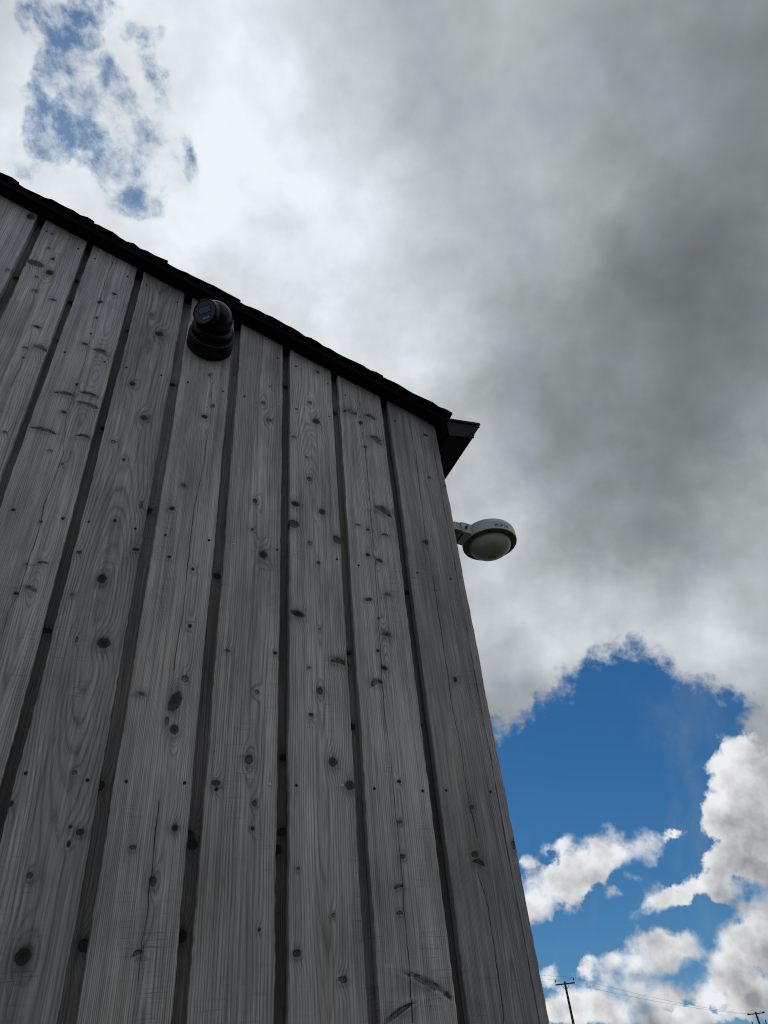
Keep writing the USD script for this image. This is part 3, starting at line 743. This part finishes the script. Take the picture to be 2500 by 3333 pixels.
obj('roof_deck', mir(slope_slab(RIDGE_S + 0.002, RIDGE_S + 3.2, 0.050, 0.020, -OV + 0.010, BARN_L + 0.05)), M_VERGE, barn, smooth=False)
# tiles: courses of 0.276 m, tails raised on the course below, edges riven and uneven
def tile(s_tail, length, y0, y1, seed, thick=0.011, half=0):
    """One riven tile lying with its lower end at s_tail."""
    r_ = np.random.default_rng(seed)
    n = 15
    t = np.linspace(0, 1, n)
    sv = s_tail - length * (1 - t)
    lift = 0.0035 + 0.013 * t                                # head lies on the deck, tail rides on the next course
    ya = y0 + r_.normal(0, 0.0030, n) + 0.0022 * np.sin(r_.random() * 6 + 7 * t); yb = y1 + r_.normal(0, 0.0016, n)
    sag = r_.normal(0, 0.0013, n) + 0.0009 * np.sin(r_.random() * 6 + 5 * t)
    V, F = [], []
    for i in range(n):
        zb = TOPZ(sv[i]) - 0.020 + lift[i] + sag[i]
        for (yy, zz) in ((ya[i], zb), (yb[i], zb), (yb[i], zb + thick), (ya[i] + 0.002, zb + thick + r_.normal(0, 0.0006))):
            V.append((sv[i], yy, zz))
    for i in range(n - 1):
        for a in range(4):
            b = (a + 1) % 4
            F += [[4 * i + a, 4 * i + b, 4 * i + 4 + b], [4 * i + a, 4 * i + 4 + b, 4 * i + 4 + a]]
    F += [[0, 3, 2], [0, 2, 1], [4 * n - 4, 4 * n - 3, 4 * n - 2], [4 * n - 4, 4 * n - 2, 4 * n - 1]]
    m_ = trimesh.Trimesh(np.array(V), np.array(F), process=False)
    m_.fix_normals()
    return m_
COURSE = 0.2765
tails = [EAVE_S - COURSE * i for i in range(12)]
for i, st in enumerate(tails):
    ln = min(0.36, st - RIDGE_S) if st - RIDGE_S < 0.36 else 0.36
    y0 = -OV + rng.uniform(-0.004, 0.004)
    for c in range(4):
        w_ = (0.125 if i % 2 else 0.25) if c == 0 else 0.25
        obj('roof_tile', tile(st, ln, y0, y0 + w_ - 0.004, 300 + 10 * i + c), M_TILE, barn, smooth=False)
        y0 += w_
    obj('roof_course', tile(st, ln, y0, BARN_L + 0.06, 500 + i), M_TILE, barn, smooth=False)
for i, st in enumerate([EAVE_S + 0.05 - COURSE * i for i in range(12)]):
    ln = min(0.36, st - RIDGE_S)
    obj('roof_course', mir(tile(st, ln, -OV, BARN_L + 0.06, 540 + i)), M_TILE, barn, smooth=False)
rz = TOPZ(RIDGE_S)
obj('ridge_cap', prism([(RIDGE_S - 0.14, rz - 0.035), (RIDGE_S, rz + 0.035), (RIDGE_S + 0.14, rz - 0.035), (RIDGE_S + 0.14, rz - 0.022), (RIDGE_S, rz + 0.05), (RIDGE_S - 0.14, rz - 0.022)], -OV - 0.012, BARN_L + 0.08), M_TILE, barn, smooth=False)
# eaves: fascia, soffit and a square-section gutter with a moulded front and a stop end
obj('fascia_board', box(RIGHT_S + 0.001, RIGHT_S + 0.0125, -0.0535, BARN_L, 3.405, 3.496), M_VERGE, barn, smooth=False)
obj('soffit_board', box(RIGHT_S - 0.010, RIGHT_S + 0.0005, 0.165, BARN_L, 3.38, 3.47), M_VERGE, barn, smooth=False)
GUT = [(1.0275, 3.482), (1.026, 3.399), (1.108, 3.414), (1.1275, 3.4165), (1.1335, 3.431), (1.139, 3.452), (1.151, 3.470), (1.157, 3.480), (1.168, 3.486), (1.168, 3.500), (1.158, 3.4995)]
inner = [(1.153, 3.4985), (1.153, 3.486), (1.1465, 3.473), (1.1355, 3.454), (1.1295, 3.433), (1.1245, 3.420), (1.108, 3.4175), (1.0295, 3.4035), (1.0305, 3.482)]
gut = obj('gutter', prism(GUT + inner, -0.058, BARN_L + 0.05), M_GUTTER, barn, smooth=False)
obj('stop_end', prism([(1.0262, 3.4835), (1.0245, 3.397), (1.1085, 3.4122), (1.129, 3.4150), (1.1352, 3.430), (1.1407, 3.4515), (1.1527, 3.4690), (1.159, 3.479), (1.170, 3.4855), (1.170, 3.5015), (1.157, 3.501)], -0.0612, -0.0585), M_GUTTER, gut, smooth=False)
obj('stop_end_rim', [prism([(1.0240, 3.4790), (1.0252, 3.4868), (1.158, 3.5045), (1.1715, 3.5050), (1.1725, 3.4955), (1.159, 3.4945)], -0.0665, -0.0614), prism([(1.0240, 3.3955), (1.0240, 3.4015), (1.108, 3.4168), (1.130, 3.4195), (1.131, 3.4135), (1.1085, 3.4105)], -0.0645, -0.0614),
                     prism([(1.124, 3.4196), (1.130, 3.435), (1.1352, 3.4555), (1.147, 3.474), (1.153, 3.4940), (1.1585, 3.4940), (1.1585, 3.479), (1.1520, 3.4685), (1.1405, 3.4510), (1.1352, 3.4300), (1.1302, 3.4196)], -0.0640, -0.0614)], M_GUTTER, gut, smooth=False)
for yb_ in (0.55, 1.5, 2.5, 3.5, 4.5, 5.5, 6.5):
    obj('gutter_bracket', [box(1.0135, 1.0235, yb_, yb_ + 0.03, 3.392, 3.480), prism([(1.0236, 3.3925), (1.131, 3.4100), (1.131, 3.4060), (1.0236, 3.3885)], yb_, yb_ + 0.03)], M_GUTTER, gut, smooth=False)

# ------------------------------------------------------------------ security camera on the fifth board
BS, BZ = 0.1405, 3.672
sc = thing('security_camera', 'black round turret security camera on the barn boards under the roof edge', 'camera', L2W(BS, 0.001, BZ), ROT)
out = (0, -1, 0)                                             # away from the wall, in the barn's frame
base = lathe([(0, 0), (0.0870, 0), (0.0890, 0.002), (0.0890, 0.050), (0.0875, 0.0535), (0.0845, 0.0555), (0.0800, 0.0565), (0.0795, 0.0545), (0, 0.0545)], 72)
base.apply_scale([0.885, 0.885, 1.0])
base.apply_transform(frame((0.003, 0, -0.034), out))
obj('junction_box', base, M_CAM, sc)
ringm = lathe([(0, 0.0560), (0.0765, 0.0560), (0.0770, 0.064), (0.0750, 0.0700), (0.0700, 0.0745), (0.0640, 0.0760), (0.0630, 0.0730), (0, 0.0730)], 72)
ringm.apply_scale([0.93, 0.93, 1.0])
ringm.apply_transform(frame((0.002, 0, -0.018), (0, -1, 0.05)))
obj('retaining_ring', ringm, M_CAM, sc)
bc = np.array([0.0, -0.094, 0.0])
ball = trimesh.creation.icosphere(4, 0.0625)
Rm = np.stack([WDIR, -NDIR, [0, 0, 1]])                      # world direction -> barn frame
view = Rm @ (EYE - L2W(BS, 0.095, BZ)); view /= np.linalg.norm(view)
sidel = Rm @ (-0.80 * RIGHT + 0.60 * UP); sidel -= view * (sidel @ view); sidel /= np.linalg.norm(sidel)
look = view * math.cos(math.radians(40)) + sidel * math.sin(math.radians(40))
upv = Rm @ (UP * 0.97 - 0.24 * RIGHT); upv -= look * (upv @ look); upv /= np.linalg.norm(upv)
TF = frame(bc, look, np.cross(upv, look))
along = ball.vertices @ TF[:3, 2]
ball.vertices -= np.outer(np.maximum(along - 0.048, 0), TF[:3, 2])        # cut flat inside the eye housing
ball.apply_translation(bc)
obj('ball', ball, M_CAM, sc, smooth=30)
snout = lathe([(0.030, 0.030), (0.0480, 0.036), (0.0468, 0.055), (0.0452, 0.0605), (0.0432, 0.0620), (0.0415, 0.0612), (0.0412, 0.0585), (0, 0.0585)], 64)
snout.apply_transform(TF)
spr = obj('eye_housing', snout, M_CAM, sc)
facem = lathe([(0, 0.0592), (0.0405, 0.0592), (0.0405, 0.0588)], 64); facem.apply_transform(TF)
obj('face_plate', facem, M_FACE, sc)
def rrect(w_, h_, r_):
    return sg.box(-w_ / 2 + r_, -h_ / 2 + r_, w_ / 2 - r_, h_ / 2 - r_).buffer(r_, 6)
def plate(poly, z0, z1):
    m_ = trimesh.creation.extrude_polygon(poly, z1 - z0, engine='earcut'); m_.apply_translation([0, 0, z0]); m_.apply_transform(TF)
    return m_
from shapely import affinity
win = affinity.translate(rrect(0.044, 0.0235, 0.002), 0, 0.0065)
obj('window_surround', plate(win.buffer(0.0022).difference(win), 0.0590, 0.0604), M_CAMRING, sc, smooth=False)
obj('lens_window', plate(win, 0.0590, 0.0597), M_LENS, sc, smooth=False)
lw = affinity.translate(rrect(0.030, 0.0105, 0.003), 0.002, -0.0235)
obj('lamp_surround', plate(lw.buffer(0.002).difference(lw), 0.0590, 0.0602), M_CAMRING, sc, smooth=False)
obj('lamp_window', plate(lw, 0.0590, 0.0596), M_LED, sc, smooth=False)

# ------------------------------------------------------------------ wireless access point on the side wall
AS, AN, AZ = 1.211, -0.10, 3.047
ap = thing('wireless_access_point', 'round white outdoor wireless access point with a dome, on a bracket past the barn corner', 'access point', L2W(AS, AN, AZ), ROT)
topc = lathe([(0, 0.0700), (0.030, 0.0690), (0.058, 0.0655), (0.078, 0.0595), (0.090, 0.0510), (0.0960, 0.0420), (0.0980, 0.0320), (0.0980, 0.0298), (0.0968, 0.0294), (0, 0.0294)], 96)
obj('top_cover', topc, M_AP, ap)
low_ = lathe([(0, 0.0290), (0.0970, 0.0290), (0.0982, 0.0286), (0.0985, 0.0270), (0.0985, 0.0040), (0.0978, 0.0012), (0.0962, 0.0)], 96)
obj('lower_body', low_, M_AP, ap)
rg = lathe([(0.0961, 0.0002), (0.0945, -0.0006), (0.0775, -0.0006), (0.0765, 0.002)], 96)
obj('dome_ring', rg, M_RING, ap)
dprof = [(0.0760 * math.cos(a), -0.0005 - 0.046 * math.sin(a)) for a in np.linspace(0, math.pi / 2, 26)]
dprof[-1] = (0, dprof[-1][1])
dm = lathe(dprof, 96)
dm.fix_normals()
dpr = obj('dome', dm, M_DOME, ap, smooth=True)
to_ap = lambda p: Rm @ (np.asarray(p) - L2W(AS, AN, AZ))
def hit_dome(px, py):
    o, d = to_ap(EYE), Rm @ ray(px, py)
    sc_ = np.array([1 / 0.0760, 1 / 0.0760, 1 / 0.046])
    o2, d2 = o * sc_, d * sc_
    b, c, a = o2 @ d2, o2 @ o2 - 1, d2 @ d2
    q = b * b - a * c
    t = (-b - math.sqrt(max(q, 0))) / a
    return o + t * d
for k in range(4):
    x_, y_ = 1450 + .16275 * (880 + 43 * k), 1650 + .16275 * 978
    p0, p1 = hit_dome(x_ - 1.6, y_ + 3.9), hit_dome(x_ + 1.6, y_ - 3.9)
    nrm = (p0 + p1) / 2 * np.array([1 / .076 ** 2, 1 / .076 ** 2, 1 / .046 ** 2]); nrm /= np.linalg.norm(nrm)
    slot = trimesh.creation.capsule(height=np.linalg.norm(p1 - p0), radius=0.0017, count=[8, 8])
    slot.apply_transform(frame(p0, p1 - p0, nrm))
    obj('vent_slot', slot, M_DARK, dpr)
for k in range(6):
    a = math.radians(-61 + 60 * k)
    s_ = lathe([(0, -0.0024), (0.0028, -0.0022), (0.0040, -0.0008), (0.0040, 0.001)], 14)
    s_.apply_translation([0.0868 * math.cos(a), 0.0868 * math.sin(a), 0])
    obj('screw', s_, M_DARK, ap)
# lettering round the lower body
ang0 = math.atan2(to_ap(EYE)[1], to_ap(EYE)[0])
txt, pen = [], 0.0
for ch in ['W', 'I', 'F', 'I', '6']:
    t_ = meshkit.text_mesh(ch, 0.0125 if ch != 'I' else 0.0112, 0.0006, bold=True)
    w_ = t_.bounds[1, 0] - t_.bounds[0, 0]
    t_.apply_translation([-t_.bounds[0, 0] + pen, 0, 0])
    t_ = t_.subdivide()
    pen += w_ + (0.0019 if ch != 'I' or len(txt) < 3 else 0.0042)
    txt.append(t_)
txt = trimesh.util.concatenate(txt)
v_ = txt.vertices.copy()
phi = ang0 + math.radians(18) + v_[:, 0] / 0.0985
rad_ = 0.0984 + v_[:, 2]
txt.vertices = np.c_[rad_ * np.cos(phi), rad_ * np.sin(phi), v_[:, 1] + 0.0095]
obj('lettering', txt, M_INK, ap, smooth=False)
# bracket arm: an open channel from the side wall, a collar with a bolt
xw = RIGHT_S - AS + 0.0005
arm = [box(xw, -0.112, -0.031, -0.028, 0.016, 0.052), box(xw, -0.112, -0.028, 0.028, 0.049, 0.052), box(xw, -0.112, 0.028, 0.031, 0.016, 0.052), box(xw, -0.112, -0.036, -0.0312, 0.014, 0.019)]
apb = obj('bracket_arm', arm, M_BRKT, ap, smooth=False)
obj('wall_plate', box(xw - 0.0003, xw + 0.004, -0.045, 0.045, -0.03, 0.09), M_BRKT, apb, smooth=False)
obj('arm_rib', [box(xw + 0.02, xw + 0.024, -0.027, 0.027, 0.012, 0.048), box(-0.124, -0.120, -0.027, 0.027, 0.006, 0.048)], M_DARK, apb, smooth=False)
col_ = prism([(-0.128, 0.010), (-0.128, 0.0515), (-0.104, 0.0505), (-0.088, 0.0475), (-0.070, 0.0440), (-0.070, 0.004), (-0.100, 0.006)], -0.036, 0.036)
obj('bracket_collar', col_, M_AP, ap, smooth=False)
bl = [lathe([(0, 0), (0.0062, 0), (0.0062, 0.003), (0.0042, 0.003), (0.0042, 0.010), (0, 0.010)], 12), lathe([(0, 0.010), (0.0052, 0.010), (0.0052, 0.0135), (0, 0.0135)], 6)]
for b_ in bl:
    b_.apply_transform(frame((-0.110, -0.0355, 0.030), (0, -1, 0)))
obj('clamp_bolt', bl, M_STEEL, ap, smooth=False)

# ------------------------------------------------------------------ power poles and lines
def at(px, py, dist):
    d = ray(px, py)
    return EYE + d * dist / math.hypot(d[0], d[1])
T1, T2 = at(1838, 3196, 88.0), at(2459, 3294, 122.0)
LINE = (T2 - T1) * np.array([1, 1, 0]); LINE /= np.linalg.norm(LINE)
def arm_dir(T, pl, pr):
    """Horizontal crossarm through T whose ends are seen at pl and pr."""
    ends = []
    for p in (pl, pr):
        d = ray(*p); ends.append(np.array([d[0], d[1]]) / math.hypot(d[0], d[1]))
    return ends
def pole(T, label, span, azarm, second):
    gz_ = float(ground_height(np.array([T[0]]), np.array([T[1]]))[0])
    H = T[2] - gz_
    t = thing('power_pole', label, 'utility pole', (T[0], T[1], gz_), azarm, 'timber power poles beyond the barn')
    obj('pole', lathe([(0, -0.5), (0.165, -0.5), (0.155, 0.5), (0.105, H), (0.085, H + 0.03), (0, H + 0.05)], 14), M_POLE, t)
    h = span / 2
    za = H - 0.18
    cr = obj('crossarm', [box(-h, h, -0.175, -0.075, za - 0.06, za + 0.06)], M_ARM, t, smooth=False)
    for sgn in (-1, 1):
        obj('arm_brace', rod((sgn * 0.42, -0.125, za - 0.06), (sgn * 0.06, -0.12, za - 0.52), 0.018), M_ARM, t)
        if not second:
            obj('insulator_pin', rod((sgn * (h - 0.07), -0.125, za + 0.06), (sgn * (h - 0.07), -0.125, za + 0.24), 0.016), M_ARM, t)
            i_ = lathe([(0, 0), (0.055, 0), (0.075, 0.03), (0.060, 0.07), (0.072, 0.10), (0.055, 0.15), (0.062, 0.18), (0.035, 0.23), (0, 0.24)], 16)
            i_.apply_translation([sgn * (h - 0.07), -0.125, za + 0.22])
            obj('insulator', i_, M_INS, t)
        else:
            for q, (dx, dy) in enumerate(((0, 0.0), (-0.02, -0.42))):
                i_ = lathe([(0, 0), (0.05, 0.02), (0.10, 0.06), (0.06, 0.10), (0.10, 0.16), (0.06, 0.20), (0.10, 0.26), (0.05, 0.32), (0, 0.34)], 14)
                i_.apply_transform(frame((sgn * (h - 0.02 - 0.0 * q), -0.18 - dy * 0 - 0.36 * q * 0 - 0.02, za + 0.03), (-0.35 * sgn if q else 0.9 * (-sgn), -0.9, 0.12 if sgn > 0 else 0.0)))
                obj('strain_insulator', i_, M_INS, t)
    if second:
        zb = H - 1.35
        obj('lower_arm', box(-0.80, 0.80, -0.16, -0.09, zb - 0.04, zb + 0.04), M_ARM, t, smooth=False)
        for sgn in (-1, 1):
            f_ = lathe([(0, -0.42), (0.05, -0.40), (0.085, -0.30), (0.05, -0.24), (0.085, -0.16), (0.05, -0.10), (0.03, 0.0), (0.05, 0.10), (0.085, 0.16), (0.05, 0.22), (0.085, 0.30), (0.05, 0.42), (0, 0.44)], 14)
            f_.apply_translation([sgn * 0.82, -0.14, zb])
            obj('fuse_switch', f_, M_INS, t)
            a_ = lathe([(0, -0.2), (0.06, -0.18), (0.09, -0.05), (0.06, 0.05), (0.08, 0.14), (0, 0.18)], 12)
            a_.apply_translation([sgn * 0.50, -0.14, zb - 0.78])
            obj('surge_arrester', a_, M_INS, t)
        obj('arrester_arm', box(-0.58, 0.58, -0.15, -0.09, zb - 1.03, zb - 0.96), M_ARM, t, smooth=False)
        tr = lathe([(0, -0.55), (0.30, -0.55), (0.33, -0.50), (0.33, 0.30), (0.30, 0.36), (0, 0.40)], 20)
        tr.apply_translation([0, -0.50, zb - 1.75])
        obj('transformer_tank', tr, M_ARM, t)
    return t
az1 = math.degrees(math.atan2(T1[0], T1[1]))
# arms lie square to the line of sight within a few degrees
pole(T1, 'nearer timber power pole beside the barn corner, one crossarm with two upright insulators', 2.02, -az1 + 4, False)
az2 = math.degrees(math.atan2(T2[0], T2[1]))
pole(T2, 'farther power pole low at the right edge, double crossarms with switchgear and drooping insulators', 2.12, -az2 + 1, True)
def strand(label, pts):
    o = obj('power_line', tube(pts, 0.009, 5), M_WIRE, None, smooth=True)
    keys(o, label, 'power line', 'overhead wires between the power poles')
def sagged(a, b, sag, n=24):
    t = np.linspace(0, 1, n)[:, None]
    return a + (b - a) * t - np.array([0, 0, 1.0]) * sag * 4 * t * (1 - t)
def insul(T, azarm, x, dz):
    a = math.radians(azarm)
    return T + np.array([math.cos(a) * x + math.sin(a) * 0.125, math.sin(a) * x - math.cos(a) * 0.125, dz])
aL1, aR1 = insul(T1, -az1 + 4, -0.94, 0.28), insul(T1, -az1 + 4, 0.94, 0.28)
aL2, aR2 = insul(T2, -az2 + 1, -1.2, -0.12), insul(T2, -az2 + 1, -0.95, -0.10)
back = -LINE * 42
strand('lower thin wire slung from the left end of the near crossarm to the far pole', np.vstack([sagged(aL1 + back + np.array([0, 0, 3.4]), aL1, 0.5)[:-1], sagged(aL1, aL2, 0.35)]))
strand('upper thin wire slung from the right end of the near crossarm to the far pole', np.vstack([sagged(aR1 + back + np.array([0, 0, 3.4]), aR1, 0.5)[:-1], sagged(aR1, aR2, 0.35)]))
